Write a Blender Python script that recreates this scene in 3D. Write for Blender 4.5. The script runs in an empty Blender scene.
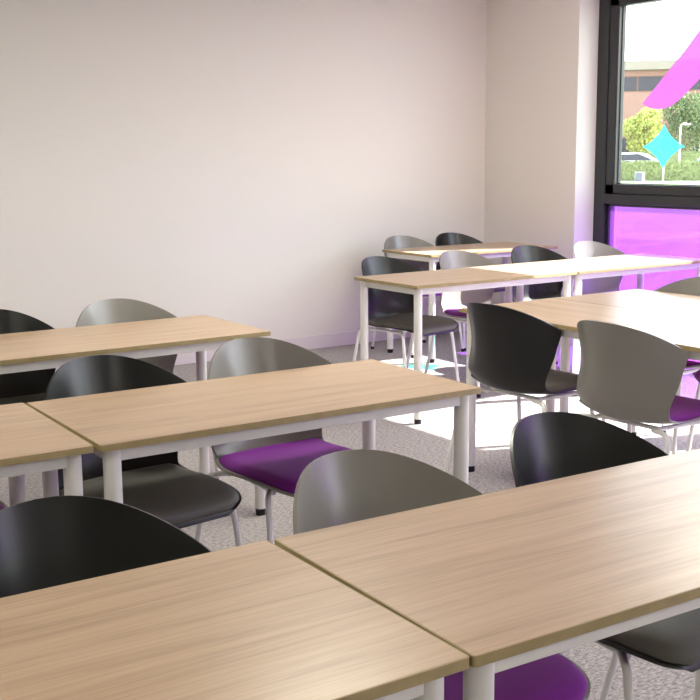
import bpy, bmesh, math, random
from mathutils import Vector, Matrix
random.seed(7)
scene = bpy.context.scene
COL = scene.collection
R = math.radians

# ------------------------------------------------------------------ materials
def mat(name):
    m = bpy.data.materials.new(name); m.use_nodes = True
    nt = m.node_tree
    for n in list(nt.nodes): nt.nodes.remove(n)
    out = nt.nodes.new('ShaderNodeOutputMaterial')
    return m, nt, out

def plain(name, col, rough=.5, spec=.5, metal=0., bump=None, coat=0., sheen=0., var=None):
    m, nt, out = mat(name)
    b = nt.nodes.new('ShaderNodeBsdfPrincipled'); nt.links.new(b.outputs[0], out.inputs[0])
    b.inputs['Base Color'].default_value = (*col, 1)
    b.inputs['Roughness'].default_value = rough
    b.inputs['Specular IOR Level'].default_value = spec
    b.inputs['Metallic'].default_value = metal
    b.inputs['Coat Weight'].default_value = coat
    if sheen:
        b.inputs['Sheen Weight'].default_value = sheen
    tc = nt.nodes.new('ShaderNodeTexCoord')
    if bump:
        n = nt.nodes.new('ShaderNodeTexNoise'); n.inputs['Scale'].default_value = bump[0]; n.inputs['Detail'].default_value = 4
        nt.links.new(tc.outputs['Object'], n.inputs['Vector'])
        bp = nt.nodes.new('ShaderNodeBump'); bp.inputs['Strength'].default_value = bump[1]; bp.inputs['Distance'].default_value = bump[2]
        nt.links.new(n.outputs[0], bp.inputs['Height']); nt.links.new(bp.outputs[0], b.inputs['Normal'])
    if var:   # (scale, second colour, lo, hi)
        n = nt.nodes.new('ShaderNodeTexNoise'); n.inputs['Scale'].default_value = var[0]; n.inputs['Detail'].default_value = 5
        nt.links.new(tc.outputs['Object'], n.inputs['Vector'])
        r = nt.nodes.new('ShaderNodeValToRGB')
        r.color_ramp.elements[0].position = var[2]; r.color_ramp.elements[0].color = (*col, 1)
        r.color_ramp.elements[1].position = var[3]; r.color_ramp.elements[1].color = (*var[1], 1)
        nt.links.new(n.outputs[0], r.inputs[0]); nt.links.new(r.outputs[0], b.inputs['Base Color'])
    return m

def wood(name):
    # pale oak laminate, grain along local X, shifted per table
    m, nt, out = mat(name); N = nt.nodes.new; Lk = nt.links.new
    b = N('ShaderNodeBsdfPrincipled'); Lk(b.outputs[0], out.inputs[0])
    tc = N('ShaderNodeTexCoord'); oi = N('ShaderNodeObjectInfo')
    add = N('ShaderNodeVectorMath'); add.operation = 'ADD'
    mul = N('ShaderNodeMath'); mul.operation = 'MULTIPLY'; mul.inputs[1].default_value = 17.
    Lk(oi.outputs['Random'], mul.inputs[0]); Lk(tc.outputs['Object'], add.inputs[0]); Lk(mul.outputs[0], add.inputs[1])
    mp = N('ShaderNodeMapping'); mp.inputs['Scale'].default_value = (1.6, 24, 24); Lk(add.outputs[0], mp.inputs[0])
    n1 = N('ShaderNodeTexNoise'); n1.inputs['Scale'].default_value = 1.; n1.inputs['Detail'].default_value = 6; n1.inputs['Roughness'].default_value = .6; n1.inputs['Distortion'].default_value = .6
    Lk(mp.outputs[0], n1.inputs['Vector'])
    mp2 = N('ShaderNodeMapping'); mp2.inputs['Scale'].default_value = (5, 150, 150); Lk(add.outputs[0], mp2.inputs[0])
    n2 = N('ShaderNodeTexNoise'); n2.inputs['Scale'].default_value = 1.; n2.inputs['Detail'].default_value = 3
    Lk(mp2.outputs[0], n2.inputs['Vector'])
    r = N('ShaderNodeValToRGB'); e = r.color_ramp.elements
    e[0].position = .30; e[0].color = (.405, .282, .18, 1)
    e[1].position = .72; e[1].color = (.585, .438, .30, 1)
    k = e.new(.5); k.color = (.525, .378, .25, 1)
    Lk(n1.outputs[0], r.inputs[0])
    r2 = N('ShaderNodeValToRGB'); r2.color_ramp.elements[0].position = .3; r2.color_ramp.elements[0].color = (.84, .82, .8, 1)
    r2.color_ramp.elements[1].position = .6; r2.color_ramp.elements[1].color = (1, 1, 1, 1)
    Lk(n2.outputs[0], r2.inputs[0])
    mx = N('ShaderNodeMix'); mx.data_type = 'RGBA'; mx.blend_type = 'MULTIPLY'; mx.inputs['Factor'].default_value = .8
    Lk(r.outputs[0], mx.inputs[6]); Lk(r2.outputs[0], mx.inputs[7])
    Lk(mx.outputs[2], b.inputs['Base Color'])
    b.inputs['Roughness'].default_value = .30; b.inputs['Specular IOR Level'].default_value = .45
    bp = N('ShaderNodeBump'); bp.inputs['Strength'].default_value = .12; bp.inputs['Distance'].default_value = .001
    Lk(n2.outputs[0], bp.inputs['Height']); Lk(bp.outputs[0], b.inputs['Normal'])
    return m

def carpet():
    m, nt, out = mat('carpet'); N = nt.nodes.new; Lk = nt.links.new
    b = N('ShaderNodeBsdfPrincipled'); Lk(b.outputs[0], out.inputs[0])
    tc = N('ShaderNodeTexCoord')
    n1 = N('ShaderNodeTexNoise'); n1.inputs['Scale'].default_value = 115; n1.inputs['Detail'].default_value = 5; n1.inputs['Roughness'].default_value = .7
    mp = N('ShaderNodeMapping'); mp.inputs['Scale'].default_value = (.5, 1, 1); Lk(tc.outputs['Object'], mp.inputs[0]); Lk(mp.outputs[0], n1.inputs['Vector'])
    r = N('ShaderNodeValToRGB'); e = r.color_ramp.elements
    e[0].position = .36; e[0].color = (.21, .195, .195, 1)
    e[1].position = .64; e[1].color = (.56, .53, .525, 1)
    Lk(n1.outputs[0], r.inputs[0]); Lk(r.outputs[0], b.inputs['Base Color'])
    b.inputs['Roughness'].default_value = 1.; b.inputs['Specular IOR Level'].default_value = .1
    n2 = N('ShaderNodeTexNoise'); n2.inputs['Scale'].default_value = 320; Lk(tc.outputs['Object'], n2.inputs['Vector'])
    bp = N('ShaderNodeBump'); bp.inputs['Strength'].default_value = .35; bp.inputs['Distance'].default_value = .003
    Lk(n2.outputs[0], bp.inputs['Height']); Lk(bp.outputs[0], b.inputs['Normal'])
    return m

def film(name, col, refl=.05, body=None, bodyf=0.):
    # thin clear or tinted sheet: lets light through with its colour, small mirror reflection
    m, nt, out = mat(name); N = nt.nodes.new; Lk = nt.links.new
    t = N('ShaderNodeBsdfTransparent'); t.inputs[0].default_value = (*col, 1)
    g = N('ShaderNodeBsdfGlossy'); g.inputs['Roughness'].default_value = .02
    mx = N('ShaderNodeMixShader'); mx.inputs[0].default_value = refl
    src = t
    if body:
        tl = N('ShaderNodeBsdfTranslucent'); tl.inputs[0].default_value = (*body, 1)
        m0 = N('ShaderNodeMixShader'); m0.inputs[0].default_value = bodyf
        Lk(t.outputs[0], m0.inputs[1]); Lk(tl.outputs[0], m0.inputs[2]); src = m0
    Lk(src.outputs[0], mx.inputs[1]); Lk(g.outputs[0], mx.inputs[2]); Lk(mx.outputs[0], out.inputs[0])
    return m

def emit(name, col, s):
    m, nt, out = mat(name)
    e = nt.nodes.new('ShaderNodeEmission'); e.inputs[0].default_value = (*col, 1); e.inputs[1].default_value = s
    nt.links.new(e.outputs[0], out.inputs[0]); return m

def brick():
    m, nt, out = mat('red_brick'); N = nt.nodes.new; Lk = nt.links.new
    b = N('ShaderNodeBsdfPrincipled'); Lk(b.outputs[0], out.inputs[0]); b.inputs['Roughness'].default_value = .9
    tc = N('ShaderNodeTexCoord'); br = N('ShaderNodeTexBrick'); br.inputs['Scale'].default_value = 3
    br.inputs['Color1'].default_value = (.30, .17, .125, 1); br.inputs['Color2'].default_value = (.26, .145, .11, 1); br.inputs['Mortar'].default_value = (.32, .25, .21, 1)
    br.inputs['Mortar Size'].default_value = .015
    sx = N('ShaderNodeSeparateXYZ'); cx = N('ShaderNodeCombineXYZ'); Lk(tc.outputs['Object'], sx.inputs[0]); Lk(sx.outputs[0], cx.inputs[0]); Lk(sx.outputs[2], cx.inputs[1]); Lk(cx.outputs[0], br.inputs['Vector']); Lk(br.outputs[0], b.inputs['Base Color']); return m

M = dict(
    wall_dim=plain('shade_darkened_wall', (.27, .26, .255), .75, .25, bump=(60, .05, .002)),  # dimness behind the camera put into the wall colour, deepens chair reflections
    wall=plain('painted_plaster', (.83, .806, .757), .75, .25, bump=(60, .05, .002)),
    ceil=plain('ceiling_paint', (.82, .81, .80), .9, .2),
    trim=plain('skirting_paint', (.80, .76, .745), .45, .4),
    carpet=carpet(), wood=wood('oak_laminate'),
    edge=plain('olive_edging', (.33, .26, .122), .5, .4, var=(25, (.37, .29, .14), .4, .6)),
    white=plain('white_powder_coat', (.76, .75, .725), .35, .5),
    whitetube=plain('white_tube_paint', (.78, .775, .755), .3, .5),
    foot=plain('black_rubber', (.012, .012, .013), .6, .3),
    black=plain('black_plastic', (.007, .008, .007), .31, .55, bump=(500, .06, .0005)),
    grey=plain('grey_plastic', (.225, .216, .192), .29, .9, bump=(500, .06, .0005)),
    charcoal=plain('charcoal_fabric', (.108, .106, .093), .62, .45, bump=(700, .35, .0008)),
    purple=plain('purple_fabric', (.205, .022, .285), .9, .2, sheen=.12, bump=(700, .5, .001)),
    alu=plain('dark_grey_aluminium', (.022, .025, .026), .38, .5),
    gasket=plain('dark_gasket', (.008, .008, .008), .5, .4),
    glass=film('clear_glass', (.97, .985, .98), .05),
    pglass=film('purple_tinted_glass', (.50, .26, .74), .05, (.80, .42, .95), .06),
    magenta=film('magenta_window_film', (.27, .13, .24), .02, (.95, .48, 1.), .22),
    cyan=film('cyan_window_film', (.32, .95, .90), .02, (.16, 1., .94), .25),
    brick=brick(),
    cream=plain('cream_fascia', (.25, .225, .18), .8, .2),
    dglass=plain('dark_window_glass', (.045, .045, .055), .45, .25),
    stone=plain('brown_stone_panel', (.17, .11, .085), .9, .1),
    leafy=plain('yellow_green_leaves', (.42, .43, .11), .7, .2, var=(3, (.30, .36, .10), .4, .6)),
    leafg=plain('mid_green_leaves', (.17, .215, .085), .7, .2, var=(3, (.11, .165, .07), .4, .6)),
    hedge=plain('hedge_leaves', (.20, .235, .095), .8, .2, var=(8, (.125, .165, .06), .4, .6)),
    bark=plain('bark', (.20, .14, .10), .9, .1, bump=(30, .5, .01)),
    grass=plain('grass_ground', (.30, .36, .17), .95, .1, var=(.5, (.24, .32, .13), .4, .6)),
    tarmac=plain('grey_tarmac', (.26, .255, .25), .95, .1, var=(4, (.21, .21, .205), .4, .6)),
    paving=plain('pale_paving', (.58, .56, .52), .95, .1, var=(1.5, (.50, .485, .455), .4, .6)),
    carwhite=plain('white_car_paint', (.82, .83, .84), .25, .5, coat=.5),
    carblue=plain('pale_blue_car_paint', (.42, .55, .74), .25, .5, coat=.5),
    tyre=plain('tyre_rubber', (.02, .02, .02), .8, .2),
    postw=plain('white_post_paint', (.82, .82, .80), .5, .4),
    boxm=plain('grey_cabinet_paint', (.10, .12, .14), .5, .4),
    boxs=plain('pale_concrete', (.5, .5, .48), .9, .2),
    lamp=emit('fill_panel_emission', (1., .965, .81), 24.5),  # glow of the added ceiling fill panels
)

# ------------------------------------------------------------------ helpers
def obj(name, bm, m, parent=None, smooth=False, mods=None, keep=False):
    bmesh.ops.recalc_face_normals(bm, faces=bm.faces)
    me = bpy.data.meshes.new(name); bm.to_mesh(me); bm.free()
    o = bpy.data.objects.new(name, me); COL.objects.link(o)
    me.materials.append(m)
    if mods:
        mods(o)
        dg = bpy.context.evaluated_depsgraph_get(); dg.update()
        me2 = bpy.data.meshes.new_from_object(o.evaluated_get(dg)); o.modifiers.clear(); o.data = me2; me2.name = name
        me = me2
    if smooth:
        for p in me.polygons: p.use_smooth = True
        if smooth is not True: me.set_sharp_from_angle(angle=R(smooth))
    if parent: o.parent = parent
    return o
def empty(name, loc, rz=0):
    o = bpy.data.objects.new(name, None); COL.objects.link(o); o.location = loc; o.rotation_euler = (0, 0, rz)
    o.empty_display_size = .1; return o
def tag(o, label, cat, group=None):
    o['label'] = label; o['category'] = cat
    if group: o['group'] = group
    return o
def struct(o):
    o['kind'] = 'structure'; return o
def box(bm, a, b):
    v = [bm.verts.new((x, y, z)) for x in (a[0], b[0]) for y in (a[1], b[1]) for z in (a[2], b[2])]
    for f in ((0, 1, 3, 2), (4, 6, 7, 5), (0, 4, 5, 1), (2, 3, 7, 6), (0, 2, 6, 4), (1, 5, 7, 3)):
        bm.faces.new([v[i] for i in f])
    return bm
def boxes(*bb):
    bm = bmesh.new()
    for a, b in bb: box(bm, a, b)
    return bm
def bev(w=.003, s=2):
    def f(o):
        m = o.modifiers.new('b', 'BEVEL'); m.width = w; m.segments = s; m.limit_method = 'ANGLE'
    return f
def cyl(bm, p0, p1, r0, r1=None, n=20):
    r1 = r0 if r1 is None else r1
    p0, p1 = Vector(p0), Vector(p1); d = (p1 - p0).normalized()
    q = d.to_track_quat('Z', 'Y')
    A = [bm.verts.new(p0 + q @ Vector((math.cos(2*math.pi*i/n)*r0, math.sin(2*math.pi*i/n)*r0, 0))) for i in range(n)]
    B = [bm.verts.new(p1 + q @ Vector((math.cos(2*math.pi*i/n)*r1, math.sin(2*math.pi*i/n)*r1, 0))) for i in range(n)]
    for i in range(n): bm.faces.new((A[i], A[(i+1) % n], B[(i+1) % n], B[i]))
    bm.faces.new(A[::-1]); bm.faces.new(B)
    return bm
def catmull(P, t):
    n = len(P) - 1; i = min(int(t), n - 1); u = t - i
    p = [P[max(0, min(n, j))] for j in (i-1, i, i+1, i+2)]
    return [0.5*((2*b) + (-a+c)*u + (2*a-5*b+4*c-d)*u*u + (-a+3*b-3*c+d)*u**3) for a, b, c, d in zip(*p)]
def tube(bm, pts, r, n=12, sub=5):
    P = [catmull(pts, k/sub) for k in range((len(pts)-1)*sub + 1)]
    P = [Vector(p) for p in P]; rings = []; ref = None
    for k, p in enumerate(P):
        d = (P[min(k+1, len(P)-1)] - P[max(k-1, 0)]).normalized()
        if ref is None: ref = d.orthogonal().normalized()
        ref = (ref - d*ref.dot(d)).normalized(); s = d.cross(ref)
        rings.append([bm.verts.new(p + (ref*math.cos(2*math.pi*i/n) + s*math.sin(2*math.pi*i/n))*r) for i in range(n)])
    for a, b in zip(rings, rings[1:]):
        for i in range(n): bm.faces.new((a[i], a[(i+1) % n], b[(i+1) % n], b[i]))
    bm.faces.new(rings[0][::-1]); bm.faces.new(rings[-1])
    return bm
def copy_tree(o, parent=None):
    c = o.copy(); COL.objects.link(c); c.parent = parent
    for ch in list(o.children): copy_tree(ch, c)
    return c
def rounded(L, W, r, n=4):     # outline from (0,0) to (L,-W)
    pts = []
    for cx, cy, a in ((r, -r, 90), (r, -W+r, 180), (L-r, -W+r, 270), (L-r, -r, 0)):
        for i in range(n+1):
            t = R(a + 90*i/n); pts.append((cx + r*math.cos(t), cy + r*math.sin(t)))
    return pts
def prism(bm, pts, z0, z1):
    A = [bm.verts.new((x, y, z0)) for x, y in pts]; B = [bm.verts.new((x, y, z1)) for x, y in pts]
    n = len(pts)
    for i in range(n): bm.faces.new((A[i], A[(i+1) % n], B[(i+1) % n], B[i]))
    bm.faces.new(A[::-1]); bm.faces.new(B); return bm

# ------------------------------------------------------------------ room shell
CX = 6.008; GX = 6.2; BY = 7.06; CZ = 2.605
X0 = -3.2; Y0 = -3.2
struct(obj('floor', boxes(((X0-.1, Y0-.1, -.1), (GX+.12, BY+.15, 0))), M['carpet']))
struct(obj('ceiling', boxes(((X0-.1, Y0-.1, CZ), (GX+.25, BY+.15, CZ+.15))), M['ceil']))
struct(obj('wall_back', boxes(((X0-.1, BY, 0), (GX+.25, BY+.15, CZ))), M['wall']))
struct(obj('wall_left', boxes(((X0-.15, Y0, 0), (X0, BY, CZ))), M['wall_dim']))
struct(obj('wall_front', boxes(((X0-.15, Y0-.15, 0), (GX+.25, Y0, CZ))), M['wall_dim']))
WY1 = 6.04; WY0 = -2.6; HZ = 2.565
w = obj('wall_right', boxes(((CX, WY1, 0), (GX+.25, BY, CZ)), ((CX, Y0, 0), (GX+.25, WY0, CZ)), ((CX, WY0, HZ), (GX+.25, WY1, CZ))), M['wall']); struct(w)
struct(obj('baseboard_back', boxes(((X0, BY-.014, 0), (CX, BY, .10))), M['trim'], mods=bev(.003)))
struct(obj('baseboard_right', boxes(((CX-.014, WY1, 0), (CX, BY-.014, .10))), M['trim'], mods=bev(.003)))

# window wall: three full-height units with clear sash above a tinted fixed panel
units = [(WY1, 2.98), (2.98, .1), (.1, WY0)]
for k, (ya, yb) in enumerate(units):
    J = .105
    win = struct(obj('window_%d' % (k+1), boxes(
        ((GX, yb, 0), (GX+.12, yb+(J if k == 2 else J*.6), HZ)), ((GX, ya-(J if k == 0 else J*.6), 0), (GX+.12, ya, HZ)),
        ((GX, yb, HZ-.06), (GX+.12, ya, HZ)), ((GX, yb, 0), (GX+.12, ya, .05)),
        ((GX-.012, yb+.06, 1.055), (GX+.12, ya-J, 1.125))), M['alu'], mods=bev(.006)))
    a = ya-(J if k == 0 else J*.6); b = yb+(J if k == 2 else J*.6)
    S = .095; z0 = 1.125; z1 = HZ-.06; s = .055
    obj('sash_frame', boxes(((GX+.01, b, z0), (GX+.085, b+s, z1)), ((GX+.01, a-S+.01, z0), (GX+.085, a, z1)),
                           ((GX+.01, b, z0), (GX+.085, a, z0+.072)), ((GX+.01, b, z1-.055), (GX+.085, a, z1))), M['alu'], win, mods=bev(.006))
    obj('glass_pane', boxes(((GX+.05, b+s, z0+.072), (GX+.056, a-S+.01, z1-.055))), M['glass'], win)
    obj('gasket', boxes(((GX+.044, a-S+.004, z0+.072), (GX+.05, a-S+.012, z1-.055)), ((GX+.044, b+s-.002, z0+.070), (GX+.05, a-S+.01, z0+.078))), M['gasket'], win)
    obj('tinted_panel', boxes(((GX+.05, b, .05), (GX+.056, a, 1.055))), M['pglass'], win)
    obj('panel_bead', boxes(((GX+.03, a-.022, .05), (GX+.05, a, 1.055)), ((GX+.03, b, .05), (GX+.05, b+.022, 1.055)), ((GX+.03, b, .05), (GX+.05, a, .07)), ((GX+.03, b, 1.035), (GX+.05, a, 1.055))), M['alu'], win)

# window stickers, stuck on the inside of the glass
gx = GX + .0475
def sticker(name, yz, m):
    bm = bmesh.new()
    A = [bm.verts.new((gx, y, z)) for y, z in yz]; B = [bm.verts.new((gx+.0012, y, z)) for y, z in yz]
    bm.faces.new(A); bm.faces.new(B[::-1]); n = len(yz)
    for i in range(n): bm.faces.new((A[i], A[(i+1) % n], B[(i+1) % n], B[i]))
    return obj(name, bm, m)
sy, sz, hw, hh = 5.435, 1.461, .186, .150
pts = []
for q in range(4):
    a0 = (math.cos(q*math.pi/2)*hw, math.sin(q*math.pi/2)*hh); a1 = (math.cos((q+1)*math.pi/2)*hw, math.sin((q+1)*math.pi/2)*hh)
    c = ((a0[0]+a1[0])*.31, (a0[1]+a1[1])*.31)
    for i in range(8):
        t = i/8; pts.append((sy + (1-t)**2*a0[0] + 2*t*(1-t)*c[0] + t*t*a1[0], sz + (1-t)**2*a0[1] + 2*t*(1-t)*c[1] + t*t*a1[1]))
tag(sticker('star_sticker', pts, M['cyan']), 'turquoise four-pointed star sticker on the clear window glass', 'sticker')
BAND = [(5.640, 1.765), (5.617, 1.748), (5.57, 1.729), (5.50, 1.719), (5.43, 1.722), (5.37, 1.742), (5.33, 1.765), (5.28, 1.80), (5.12, 1.925), (4.97, 2.06), (4.80, 2.25), (4.70, 2.40), (4.70, 2.44), (4.93, 2.44), (5.00, 2.385), (5.12, 2.27), (5.30, 2.085), (5.48, 1.915)]
tag(sticker('swoosh_sticker', BAND, M['magenta']), 'broad magenta diagonal swoosh sticker with rounded end on the window glass', 'sticker')

# unseen panels added on the ceiling to fill the room with light
lg = 'added ceiling fill panels'
for i, (x, y) in enumerate([(-1.5, 1.5), (-1.5, 4.2), (-1.5, 6.4), (2.3, 3.6), (5.2, 3.95), (4.7, 1.2), (4.7, -2.2), (1., -1.6)]):
    if i == 0:
        t0 = empty('fill_panel', (x, y, CZ))
        obj('fill_panel_frame', boxes(((-.31, -.31, -.012), (-.29, .31, 0)), ((.29, -.31, -.012), (.31, .31, 0)), ((-.29, -.31, -.012), (.29, -.29, 0)), ((-.29, .29, -.012), (.29, .31, 0))), M['white'], t0)
        obj('fill_panel_glow', boxes(((-.29, -.29, -.008), (.29, .29, -.002))), M['lamp'], t0); t = t0
    else:
        t = copy_tree(t0); t.location = (x, y, CZ)
    tag(t, 'square white fill-light panel added at the ceiling, out of view', 'ceiling light', lg)

# ------------------------------------------------------------------ tables
TL, TW, TH = 1.176, .580, .75
def make_table(TL=TL):
    t = empty('classroom_table', (0, 0, 0))
    th = .0165; e = .0022
    def mk(bm): return bm
    obj('tabletop', prism(bmesh.new(), [(x, y) for x, y in rounded(TL-2*e, TW-2*e, .005)], TH-th, TH), M['wood'], t, mods=bev(.0008, 1)).location = (e, -e, 0)
    o1 = rounded(TL, TW, .007); o2 = [(x+e, y-e) for x, y in rounded(TL-2*e, TW-2*e, .005)]
    bm = bmesh.new(); n = len(o1)
    V = [[bm.verts.new((x, y, z)) for x, y in o] for o, z in ((o1, TH-th-.0005), (o1, TH-.0006), (o2, TH-.0006), (o2, TH-th-.0005))]
    for k in range(4):
        A, B = V[k], V[(k+1) % 4]
        for i in range(n): bm.faces.new((A[i], A[(i+1) % n], B[(i+1) % n], B[i]))
    obj('edge_band', bm, M['edge'], t, smooth=40)
    zt = TH-th-.0006; rl = .0225; ins = .020 + rl
    # rails
    for a, b in (((ins, -ins-.006, zt-.036), (TL-ins, -ins+.014, zt)), ((ins, -TW+ins-.014, zt-.036), (TL-ins, -TW+ins+.006, zt)),
                 ((ins-.014, -TW+ins, zt-.036), (ins+.006, -ins, zt)), ((TL-ins-.006, -TW+ins, zt-.036), (TL-ins+.014, -ins, zt))):
        obj('rail', boxes((a, b)), M['white'], t, mods=bev(.002))
    for x in (ins, TL-ins):
        for y in (-ins, -TW+ins):
            bm = bmesh.new(); cyl(bm, (x, y, .028), (x, y, zt), rl, n=28)
            lg_ = obj('leg', bm, M['white'], t, smooth=40)
            bm = bmesh.new(); cyl(bm, (x, y, 0), (x, y, .028), rl*.86, rl*.92, n=24)
            obj('foot', bm, M['foot'], lg_, smooth=40)
    return t
tproto = make_table(); tlong = make_table(1.62)
def at_right(x, y, deg):   # back-right corner given -> back-left
    a = R(deg); return (x - TL*math.cos(a), y - TL*math.sin(a), deg)
TT = [
    ((.959, 1.700, -1.40), 'foreground oak-topped table at right, nearest of the tables on that side, white legs', 'tables in the nearest row'),
    (at_right(.947, 1.703, -.49), 'oak-topped table filling the bottom left of the photo, cut off by the frame', 'tables in the nearest row'),
    ((.957, 3.093, -.68), 'oak-topped table in the centre left, whole top visible, in the middle row', 'tables in the middle row'),
    (at_right(.951, 3.103, -1.24), 'oak-topped table at the left frame edge butted against the centre-left table', 'tables in the middle row'),
    (at_right(2.155, 4.386, .32), 'oak-topped table at the far left, nearest the plain wall', 'single table by the left wall'),
    ((3.515, 5.251, .65), 'oak-topped table at the right back, half shaded and half in sun', 'tables in the sunlit row'),
    ((4.697, 5.262, .40), 'table bleached white by sun, right end reaching the purple glass', 'tables in the sunlit row'),
    ((4.684, 6.629, -.04), 'furthest table, in the corner of the room with a sunny strip on its top', 'table in the far corner'),
    ((3.165+TW, 3.895, -89.26), 'long table standing crossways behind the black and grey chair backs, pale from window light', 'crossways tables at the right'),
    ((3.165+2*TW+.003, 3.899, -89.26), 'long crossways table nearer the window, side by side with the one behind the chair backs', 'crossways tables at the right'),
]
# crossways tables: local +X runs along world -Y, so their back edge lies on the window side
for i, ((x, y, d), lab, grp) in enumerate(TT):
    t = tproto if i == 0 else tlong if i == 8 else copy_tree(tlong if i == 9 else tproto)
    t.location = (x, y, -.004 if i == 1 else 0); t.rotation_euler = (0, 0, R(d)); tag(t, lab, 'table', grp)
    if i == 1: t.location.z = 0

# ------------------------------------------------------------------ chairs (front = -Y, origin on the floor under the seat)
PROF = [  # y, z, half width, curl forward, edge drop
    (-.288, .420, .122, 0, 0), (-.284, .436, .154, 0, 0), (-.260, .451, .190, 0, 0), (-.205, .458, .212, 0, -.004), (-.10, .456, .224, 0, -.010), (.00, .450, .226, .002, -.014),
    (.070, .447, .220, .010, -.020), (.122, .454, .211, .028, -.024), (.150, .478, .206, .054, -.012), (.170, .520, .214, .064, 0),
    (.188, .585, .222, .096, .012), (.205, .650, .226, .125, .032), (.220, .710, .230, .142, .056), (.234, .765, .239, .155, .080),
    (.244, .806, .245, .162, .097), (.249, .829, .248, .163, .105)]
def surf(u, v):
    y, z, w_, c, dr = catmull(PROF, v)
    a = abs(u)*math.pi/2; k = min(1, max(0, (v-7.6)/2.2)); k = k*k*(3-2*k); sg = 1 if u >= 0 else -1
    x = sg*((1-k)*abs(u) + k*math.sin(a)**.805)
    q = (1-k)*abs(u)**2.3 + k*(1-max(0, math.cos(a))**1.79)
    return Vector((x*w_, y - c*x*x - (.25*dr*q if dr > 0 else 0), z - dr*q))
def nrm(u, v):
    e = 1e-3; N_ = len(PROF)-1
    du = surf(min(u+e, 1), v) - surf(max(u-e, -1), v); dv = surf(u, min(v+e, N_)) - surf(u, max(v-e, 0))
    n = du.cross(dv); return n.normalized() if n.length > 0 else Vector((0, 0, 1))
def shell_bm():
    bm = bmesh.new(); NU, NV = 36, 54; th = .0075; N_ = len(PROF)-1
    T = []; B = []
    for j in range(NV+1):
        v = N_*j/NV; rt = []; rb = []
        for i in range(NU+1):
            u = -1 + 2*i/NU
            p = surf(u, v); n = nrm(u, v)
            rt.append(bm.verts.new(p)); rb.append(bm.verts.new(p - n*th))
        T.append(rt); B.append(rb)
    for j in range(NV):
        for i in range(NU):
            bm.faces.new((T[j][i], T[j][i+1], T[j+1][i+1], T[j+1][i])); bm.faces.new((B[j][i], B[j+1][i], B[j+1][i+1], B[j][i+1]))
    for j in range(NV):
        bm.faces.new((T[j][0], T[j+1][0], B[j+1][0], B[j][0])); bm.faces.new((T[j][NU], B[j][NU], B[j+1][NU], T[j+1][NU]))
    for i in range(NU):
        bm.faces.new((T[0][i], B[0][i], B[0][i+1], T[0][i+1])); bm.faces.new((T[NV][i], T[NV][i+1], B[NV][i+1], B[NV][i]))
    return bm
def pad_bm():
    bm = bmesh.new(); NU, NV = 22, 26; T = []; B = []
    v0, v1 = .9, 7.9
    for j in range(NV+1):
        s = j/NV; v = v0 + (v1-v0)*s; rt = []; rb = []
        for i in range(NU+1):
            u = -1 + 2*i/NU; n = nrm(u*.95, v); p = surf(u*.95, v)
            # rounded corners at front and back, crown in the middle
            cx = 1 - .10*max(0, abs(2*s-1)-.75)/.25
            p.x *= cx
            prof = (max(0, 1-abs(u)**7)*max(0, 1-abs(2*s-1)**9))**.5
            rt.append(bm.verts.new(p + n*(.004 + .024*prof))); rb.append(bm.verts.new(p + n*.0005))
        T.append(rt); B.append(rb)
    for j in range(NV):
        for i in range(NU):
            bm.faces.new((T[j][i], T[j][i+1], T[j+1][i+1], T[j+1][i])); bm.faces.new((B[j][i], B[j+1][i], B[j+1][i+1], B[j][i+1]))
    for j in range(NV):
        bm.faces.new((T[j][0], T[j+1][0], B[j+1][0], B[j][0])); bm.faces.new((T[j][NU], B[j][NU], B[j+1][NU], T[j+1][NU]))
    for i in range(NU):
        bm.faces.new((T[0][i], B[0][i], B[0][i+1], T[0][i+1])); bm.faces.new((T[NV][i], T[NV][i+1], B[NV][i+1], B[NV][i]))
    return bm
def make_chair(shell, pad):
    t = empty('stacking_chair', (0, 0, 0))
    obj('shell', shell_bm(), M[shell], t, smooth=50)
    obj('seat_pad', pad_bm(), M[pad], t, smooth=70)
    bm = bmesh.new()
    zf = .424
    tube(bm, [(-.165, -.165, zf), (-.15, -.05, zf), (-.14, .09, zf)], .009)
    tube(bm, [(.165, -.165, zf), (.15, -.05, zf), (.14, .09, zf)], .009)
    tube(bm, [(-.155, -.09, zf), (0, -.09, zf), (.155, -.09, zf)], .008)
    tube(bm, [(-.143, .06, zf), (0, .06, zf), (.143, .06, zf)], .008)
    obj('seat_frame', bm, M['whitetube'], t, smooth=40)
    for s in (-1, 1):
        for pts in ([(s*.150, -.13, zf), (s*.190, -.175, zf-.004), (s*.204, -.196, zf-.032), (s*.213, -.216, .25), (s*.228, -.245, .012)],
                    [(s*.130, .085, zf-.002), (s*.205, .118, zf-.001), (s*.232, .134, zf-.034), (s*.238, .170, .24), (s*.243, .235, .012)]):
            bm = bmesh.new(); tube(bm, pts, .0095)
            l = obj('leg', bm, M['whitetube'], t, smooth=40)
            x, y, _ = pts[-1]
            bm = bmesh.new(); cyl(bm, (x, y, 0), (x-s*.001, y, .022), .0125, .0115, n=16)
            obj('foot_glide', bm, M['foot'], l, smooth=40)
    return t
pb = make_chair('black', 'charcoal'); pg = make_chair('grey', 'purple')
used = set()
AP = .248
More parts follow.
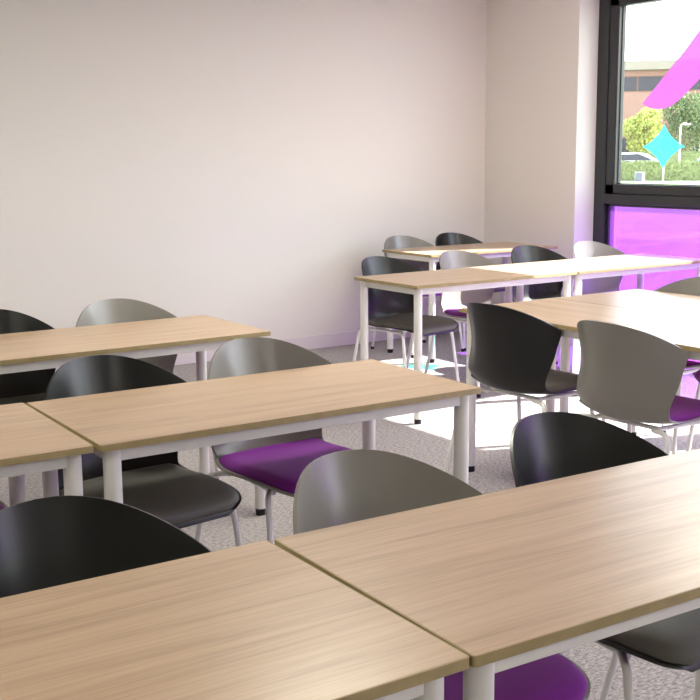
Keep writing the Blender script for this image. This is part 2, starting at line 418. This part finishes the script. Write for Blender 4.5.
CH = [  # kind, x, y of back-top centre, facing (0 = towards -Y), label, group
    ('b', 1.26, 4.56, 3, 'black chair at the left frame edge behind the far left table', 'chairs by the left wall'),
    ('g', 1.80, 4.56, 4, 'grey chair whose rounded back stands behind the far left table, against the wall', 'chairs by the left wall'),
    ('b', 1.218, 3.275, 8, 'black chair behind the middle-row table, charcoal seat pushed under it', 'chairs of the middle row'),
    ('g', 1.765, 3.295, 3.5, 'grey chair with purple seat pushed under the centre-left table', 'chairs of the middle row'),
    ('g', 0.66, 3.27, 0, 'purple-seated chair at the far left of the middle row, only its seat edge in view', 'chairs of the middle row'),
    ('g', 1.22, 1.888, 7, 'grey chair in the foreground centre, big rounded back behind the nearest right table', 'chairs of the nearest row'),
    ('b', 1.793, 1.905, 4, 'black chair right of the foreground grey one, tucked under the nearest right table', 'chairs of the nearest row'),
    ('b', 0.605, 1.93, 4, 'black chair in the lower left foreground, back rising above the bottom left table', 'chairs of the nearest row'),
    ('b', 3.83, 5.51, 10, 'black chair with bluish sheen at the left end of the sunlit row, charcoal seat', 'chairs of the sunlit row'),
    ('g', 4.45, 5.54, 4, 'grey chair with purple seat, second in the sunlit row', 'chairs of the sunlit row'),
    ('b', 5.06, 5.55, 0, 'black chair with purple glow, third in the sunlit row', 'chairs of the sunlit row'),
    ('g', 5.62, 5.56, 0, 'grey chair bleached white by sun beside the purple glass', 'chairs of the sunlit row'),
    ('g', 4.95, 6.8, 0, 'pale grey chair behind the far corner table, left one of two', 'chairs at the far corner table'),
    ('b', 5.43, 6.81, 0, 'black chair behind the far corner table, right one of two', 'chairs at the far corner table'),
    ('b', 2.975, 3.49, 96, 'black chair seen from behind at the crossways table, charcoal seat', 'chairs facing the window at the crossways tables'),
    ('g', 2.985, 2.86, 94, 'large grey chair back seen from behind at the right, purple seat', 'chairs facing the window at the crossways tables'),
    ('g', 4.47, 3.56, -90, 'grey chair on the window side of the crossways tables, only its back top showing', 'chairs on the window side of the crossways tables'),
    ('g', 4.50, 3.06, -90, 'chair at the right frame edge under the crossways tables, only its purple seat corner showing', 'chairs on the window side of the crossways tables'),
]
for kind, x, y, d, lab, grp in CH:
    p = pb if kind == 'b' else pg
    t = copy_tree(p) if kind in used else p
    used.add(kind)
    a = R(d)
    # origin so that the point (0, AP) of the chair lands on x, y
    t.location = (x + AP*math.sin(a), y - AP*math.cos(a), 0); t.rotation_euler = (0, 0, a)
    tag(t, lab, 'chair', grp)

# ------------------------------------------------------------------ outside
GZ = -.12
E2 = Vector((.7547, .6561, 0)); E1 = Vector((.6561, -.7547, 0)); OUTROT = math.atan2(E1.y, E1.x)
def out(r, d, z=GZ): p = E1*r + E2*d; return (p.x, p.y, z)
bm = bmesh.new(); box(bm, (GX+.26, -120, GZ-.3), (190, 160, GZ)); struct(obj('ground', bm, M['grass']))
o = struct(obj('pavement', boxes(((-60, 57.5, -.02), (60, 60.2, .03)), ((-60, 63.5, -.02), (60, 82, .03)), ((-60, -30, -.02), (60, 30, .03))), M['paving']))
o.location = (0, 0, GZ); o.rotation_euler = (0, 0, OUTROT)
# clip the near paving to outside of the room
me = o.data
bm = bmesh.new(); bm.from_mesh(me)
bmesh.ops.delete(bm, geom=[v for v in bm.verts if abs(v.co.y) < 40], context='VERTS'); bm.to_mesh(me); bm.free()
bm = boxes(((GX+.27, -30, GZ), (GX+9, 25, GZ+.03))); struct(obj('terrace', bm, M['tarmac']))

def leaves(name, n, blobs, size, m, parent, seed):
    rnd = random.Random(seed); bm = bmesh.new()
    for _ in range(n):
        c, r = rnd.choice(blobs)
        d = Vector((rnd.gauss(0, 1), rnd.gauss(0, 1), rnd.gauss(0, 1))).normalized()
        p = Vector(c) + d*r*(.55 + .45*rnd.random()**.5)
        q = Vector((rnd.gauss(0, 1), rnd.gauss(0, 1), rnd.gauss(0, 1))).normalized(); s = q.orthogonal().normalized()
        w = q.cross(s); k = size*(.6 + .8*rnd.random())
        bm.faces.new([bm.verts.new(p + s*k), bm.verts.new(p + w*k*.6), bm.verts.new(p - s*k), bm.verts.new(p - w*k*.6)])
    me = bpy.data.meshes.new(name); bm.to_mesh(me); bm.free(); me.materials.append(m)
    o = bpy.data.objects.new(name, me); COL.objects.link(o); o.parent = parent; return o
def tree(r, d, h, cw, m, label, seed, n=5000, base=1.3):
    t = empty('street_tree', out(r, d)); rnd = random.Random(seed)
    tag(t, label, 'tree', 'small trees in front of the brick building')
    bm = bmesh.new(); tube(bm, [(0, 0, 0), (.03, .02, base*.6), (-.02, 0, base+.6), (.05, 0, h*.72)], .07, 10)
    for k in range(6):
        a = k*1.05; tube(bm, [(0, 0, base+.1*k), (math.cos(a)*cw*.22, math.sin(a)*cw*.22, base+.5+.12*k), (math.cos(a)*cw*.38, math.sin(a)*cw*.38, base+1.0+.15*k)], .025, 6, 3)
    obj('trunk', bm, M['bark'], t, smooth=True)
    bl = []
    for _ in range(16):
        a = rnd.random()*6.28; q = rnd.random(); z = base + (h-base)*(.18 + .62*q)
        rr = cw*.34*(1-.5*abs(q-.4)); bl.append(((math.cos(a)*rr*rnd.random()**.5, math.sin(a)*rr*rnd.random()**.5, z), cw*.17*(1+.5*rnd.random())))
    leaves('crown', n, bl, .085, m, t, seed); return t
tree(-1.25, 76, 4.55, 3.2, M['leafy'], 'yellow-green small tree seen through the window left of the turquoise star', 1)
tree(1.3, 79.4, 5.2, 4.7, M['leafg'], 'darker green tree seen through the window right of the turquoise star', 2, 7000)
tree(-4.2, 77.5, 4.6, 3.4, M['leafg'], 'green tree hidden behind the window frame, left of the yellow-green one', 3)
tree(5.4, 76.5, 4.4, 3.4, M['leafy'], 'yellow-green tree beyond the right edge of the photo', 4)

def hedge(r0, r1, d, dep, h, label, seed):
    t = empty('hedge', out(0, d)); t.rotation_euler = (0, 0, OUTROT); tag(t, label, 'hedge')
    bm = bmesh.new(); box(bm, (r0, 0, 0), (r1, dep, h-.05))
    obj('hedge_core', bm, M['hedge'], t)
    rnd = random.Random(seed); bm = bmesh.new()
    for _ in range(int((r1-r0)*260)):
        x = rnd.uniform(r0, r1)
        if rnd.random() < .6: p = Vector((x, -.02*rnd.random(), rnd.uniform(0.02, h)))
        else: p = Vector((x, rnd.uniform(0, dep), h-.05+.07*rnd.random()))
        q = Vector((rnd.gauss(0, 1), rnd.gauss(0, 1), rnd.gauss(0, 1))).normalized(); s = q.orthogonal().normalized(); w = q.cross(s); k = .06
        bm.faces.new([bm.verts.new(p + s*k), bm.verts.new(p + w*k*.6), bm.verts.new(p - s*k), bm.verts.new(p - w*k*.6)])
    me = bpy.data.meshes.new('foliage'); bm.to_mesh(me); bm.free(); me.materials.append(M['hedge'])
    o = bpy.data.objects.new('foliage', me); COL.objects.link(o); o.parent = t
hedge(-14, 14, 60.5, 1.2, 1.02, 'long clipped green hedge in front of the parked cars', 5)
hedge(-14, 14, 73.2, .8, 1.45, 'clipped hedge between the parked cars and the brick building', 6)

def car(r, d, m, label, rz=0):
    t = empty('parked_car', out(r, d, GZ+.03)); t.rotation_euler = (0, 0, OUTROT + rz); tag(t, label, 'car')
    prof = [(-2.1, .35), (-2.15, .62), (-2.05, .82), (-1.35, .93), (-.72, 1.36), (-.35, 1.43), (.55, 1.43), (1.05, 1.34), (1.65, .98), (2.05, .92), (2.14, .6), (2.1, .33)]
    bm = bmesh.new()
    A = [bm.verts.new((x, -.84 + (.16 if z > 1.1 else 0), z)) for x, z in prof]; B = [bm.verts.new((x, .84 - (.16 if z > 1.1 else 0), z)) for x, z in prof]
    bm.faces.new(A); bm.faces.new(B[::-1]); n = len(prof)
    for i in range(n): bm.faces.new((A[i], B[i], B[(i+1) % n], A[(i+1) % n]))
    obj('body', bm, m, t, mods=bev(.05, 3), smooth=40)
    for s in (-1, 1):
        bm = bmesh.new(); sl = lambda z: s*(.858 - .17*(z-.93)/.43)
        P = [(-1.15, 1.0), (-.68, 1.31), (.55, 1.36), (.98, 1.28), (1.35, 1.0)]
        A = [bm.verts.new((x, sl(z), z)) for x, z in P]; B = [bm.verts.new((x, sl(z)-s*.05, z)) for x, z in P]
        bm.faces.new(A); bm.faces.new(B[::-1])
        for i in range(5): bm.faces.new((A[i], A[(i+1) % 5], B[(i+1) % 5], B[i]))
        obj('side_window', bm, M['dglass'], t)
    for x in (-1.35, 1.3):
        for y in (-.78, .78):
            bm = bmesh.new(); cyl(bm, (x, y-.1, .32), (x, y+.1, .32), .32, n=24); obj('wheel', bm, M['tyre'], t, smooth=40)
car(-6.6, 66.5, M['carwhite'], 'white car parked behind the hedge at the left edge of the window view')
car(-1.95, 67.0, M['carwhite'], 'white car parked behind the hedge below the turquoise star')
car(3.05, 66.8, M['carblue'], 'pale blue car parked behind the hedge at the right')

# brick office building
t = empty('brick_building', out(0, 86)); t.rotation_euler = (0, 0, OUTROT)
tag(t, 'low brick office building with pale roof fascia across the car park', 'building')
obj('wall', boxes(((-26, 0, 0), (26, 12, 7.25))), M['brick'], t)
obj('roof_fascia', boxes(((-26.5, -.7, 7.25), (26.5, 12.5, 7.9))), M['cream'], t, mods=bev(.05))
obj('plinth_band', boxes(((-26, -.06, .0), (26, 0, .5))), M['stone'], t)
for k in range(-7, 8):
    x = k*3.4 - .3
    f = obj('window', boxes(((x-1.68, -.06, 5.78), (x+1.68, .0, 6.85))), M['stone'], t)
    obj('pane', boxes(((x-1.63, -.075, 5.83), (x-.04, -.061, 6.80)), ((x+.04, -.075, 5.83), (x+1.63, -.061, 6.80))), M['dglass'], f)
    f = obj('window', boxes(((x-1.3, -.06, 1.0), (x+1.3, .0, 2.5))), M['stone'], t)
    obj('pane', boxes(((x-1.23, -.075, 1.06), (x+1.23, -.061, 2.44))), M['dglass'], f)
    if k > 0: obj('pilaster', boxes(((x+1.58, -.22, 0), (x+1.82, 0, 7.0))), M['stone'], t)

# lamp post, slim post, cabinet
t = empty('lamp_post', out(.80, 62.6)); t.rotation_euler = (0, 0, OUTROT)
tag(t, 'white lamp post with a curved arm head beside the turquoise star', 'lamp post')
bm = bmesh.new(); cyl(bm, (0, 0, 0), (0, 0, 2.75), .05, .04); obj('pole', bm, M['postw'], t, smooth=40)
bm = bmesh.new(); tube(bm, [(0, 0, 2.72), (.05, 0, 2.88), (.18, 0, 2.95), (.30, 0, 2.93)], .035); obj('arm', bm, M['postw'], t, smooth=40)
obj('lamp_head', boxes(((.2, -.1, 2.86), (.52, .1, 2.95))), M['postw'], t, mods=bev(.03))
bm = bmesh.new(); cyl(bm, (0, 0, 0), (0, 0, .86), .03, n=12); o = obj('bollard', bm, M['postw'], None, smooth=40); o.location = out(.02, 59.2)
tag(o, 'slim white post in front of the hedge below the turquoise star', 'post')
t = empty('utility_cabinet', out(-1.12, 59.4)); t.rotation_euler = (0, 0, OUTROT)
tag(t, 'grey utility cabinet with pale side in front of the hedge', 'cabinet')
obj('cabinet_body', boxes(((-.24, -.15, 0), (.24, .15, .50))), M['boxs'], t, mods=bev(.01)); obj('cabinet_door', boxes(((-.22, -.17, .03), (.12, -.15, .47))), M['boxm'], t)

# ------------------------------------------------------------------ light
w = bpy.data.worlds.new('World'); scene.world = w; w.use_nodes = True
nt = w.node_tree; bg = nt.nodes['Background']
tc = nt.nodes.new('ShaderNodeTexCoord'); sp = nt.nodes.new('ShaderNodeSeparateXYZ'); nt.links.new(tc.outputs['Generated'], sp.inputs[0])
rp = nt.nodes.new('ShaderNodeValToRGB'); rp.color_ramp.elements[0].position = 0.; rp.color_ramp.elements[0].color = (1., .98, .95, 1)
rp.color_ramp.elements[1].position = .9; rp.color_ramp.elements[1].color = (.55, .74, 1., 1)
k = rp.color_ramp.elements.new(.25); k.color = (.86, .93, 1., 1)
nt.links.new(sp.outputs[2], rp.inputs[0]); nt.links.new(rp.outputs[0], bg.inputs[0]); 
mr = nt.nodes.new('ShaderNodeMapRange'); mr.inputs['From Min'].default_value = 0.; mr.inputs['From Max'].default_value = .7; mr.inputs['To Min'].default_value = 6.; mr.inputs['To Max'].default_value = 3.
nt.links.new(sp.outputs[2], mr.inputs[0]); nt.links.new(mr.outputs[0], bg.inputs[1])
sd = bpy.data.lights.new('sun', 'SUN'); sd.energy = 20.; sd.angle = R(.55); sd.color = (1., .965, .92)
so = bpy.data.objects.new('sun', sd); COL.objects.link(so)
so.rotation_euler = Vector((-1.15, .41, -1.)).to_track_quat('-Z', 'Y').to_euler()
so.location = (30, -10, 30)

# ------------------------------------------------------------------ camera
cd = bpy.data.cameras.new('camera'); cam = bpy.data.objects.new('camera', cd); COL.objects.link(cam)
F = Vector((0.54500361, 0.82064155, -0.17180955)); Rt = Vector((0.83217062, -0.55445351, -0.00856527)); U = Vector((0.10228942, 0.13830675, 0.98509295))
mt = Matrix(((Rt.x, U.x, -F.x, 0), (Rt.y, U.y, -F.y, 0), (Rt.z, U.z, -F.z, 1.434), (0, 0, 0, 1)))
cam.matrix_world = mt
cd.sensor_width = 36; cd.sensor_fit = 'HORIZONTAL'; cd.lens = 1127.5/700*36; cd.clip_end = 500; cd.clip_start = .05
scene.camera = cam
vs = scene.view_settings; vs.view_transform = 'Standard'; vs.look = 'None'; vs.exposure = .5; vs.gamma = 1.; vs.use_curve_mapping = False
scene.cycles.max_bounces = 10; scene.cycles.diffuse_bounces = 6; scene.cycles.transparent_max_bounces = 12
scene.cycles.sample_clamp_indirect = 6.; scene.cycles.caustics_reflective = False
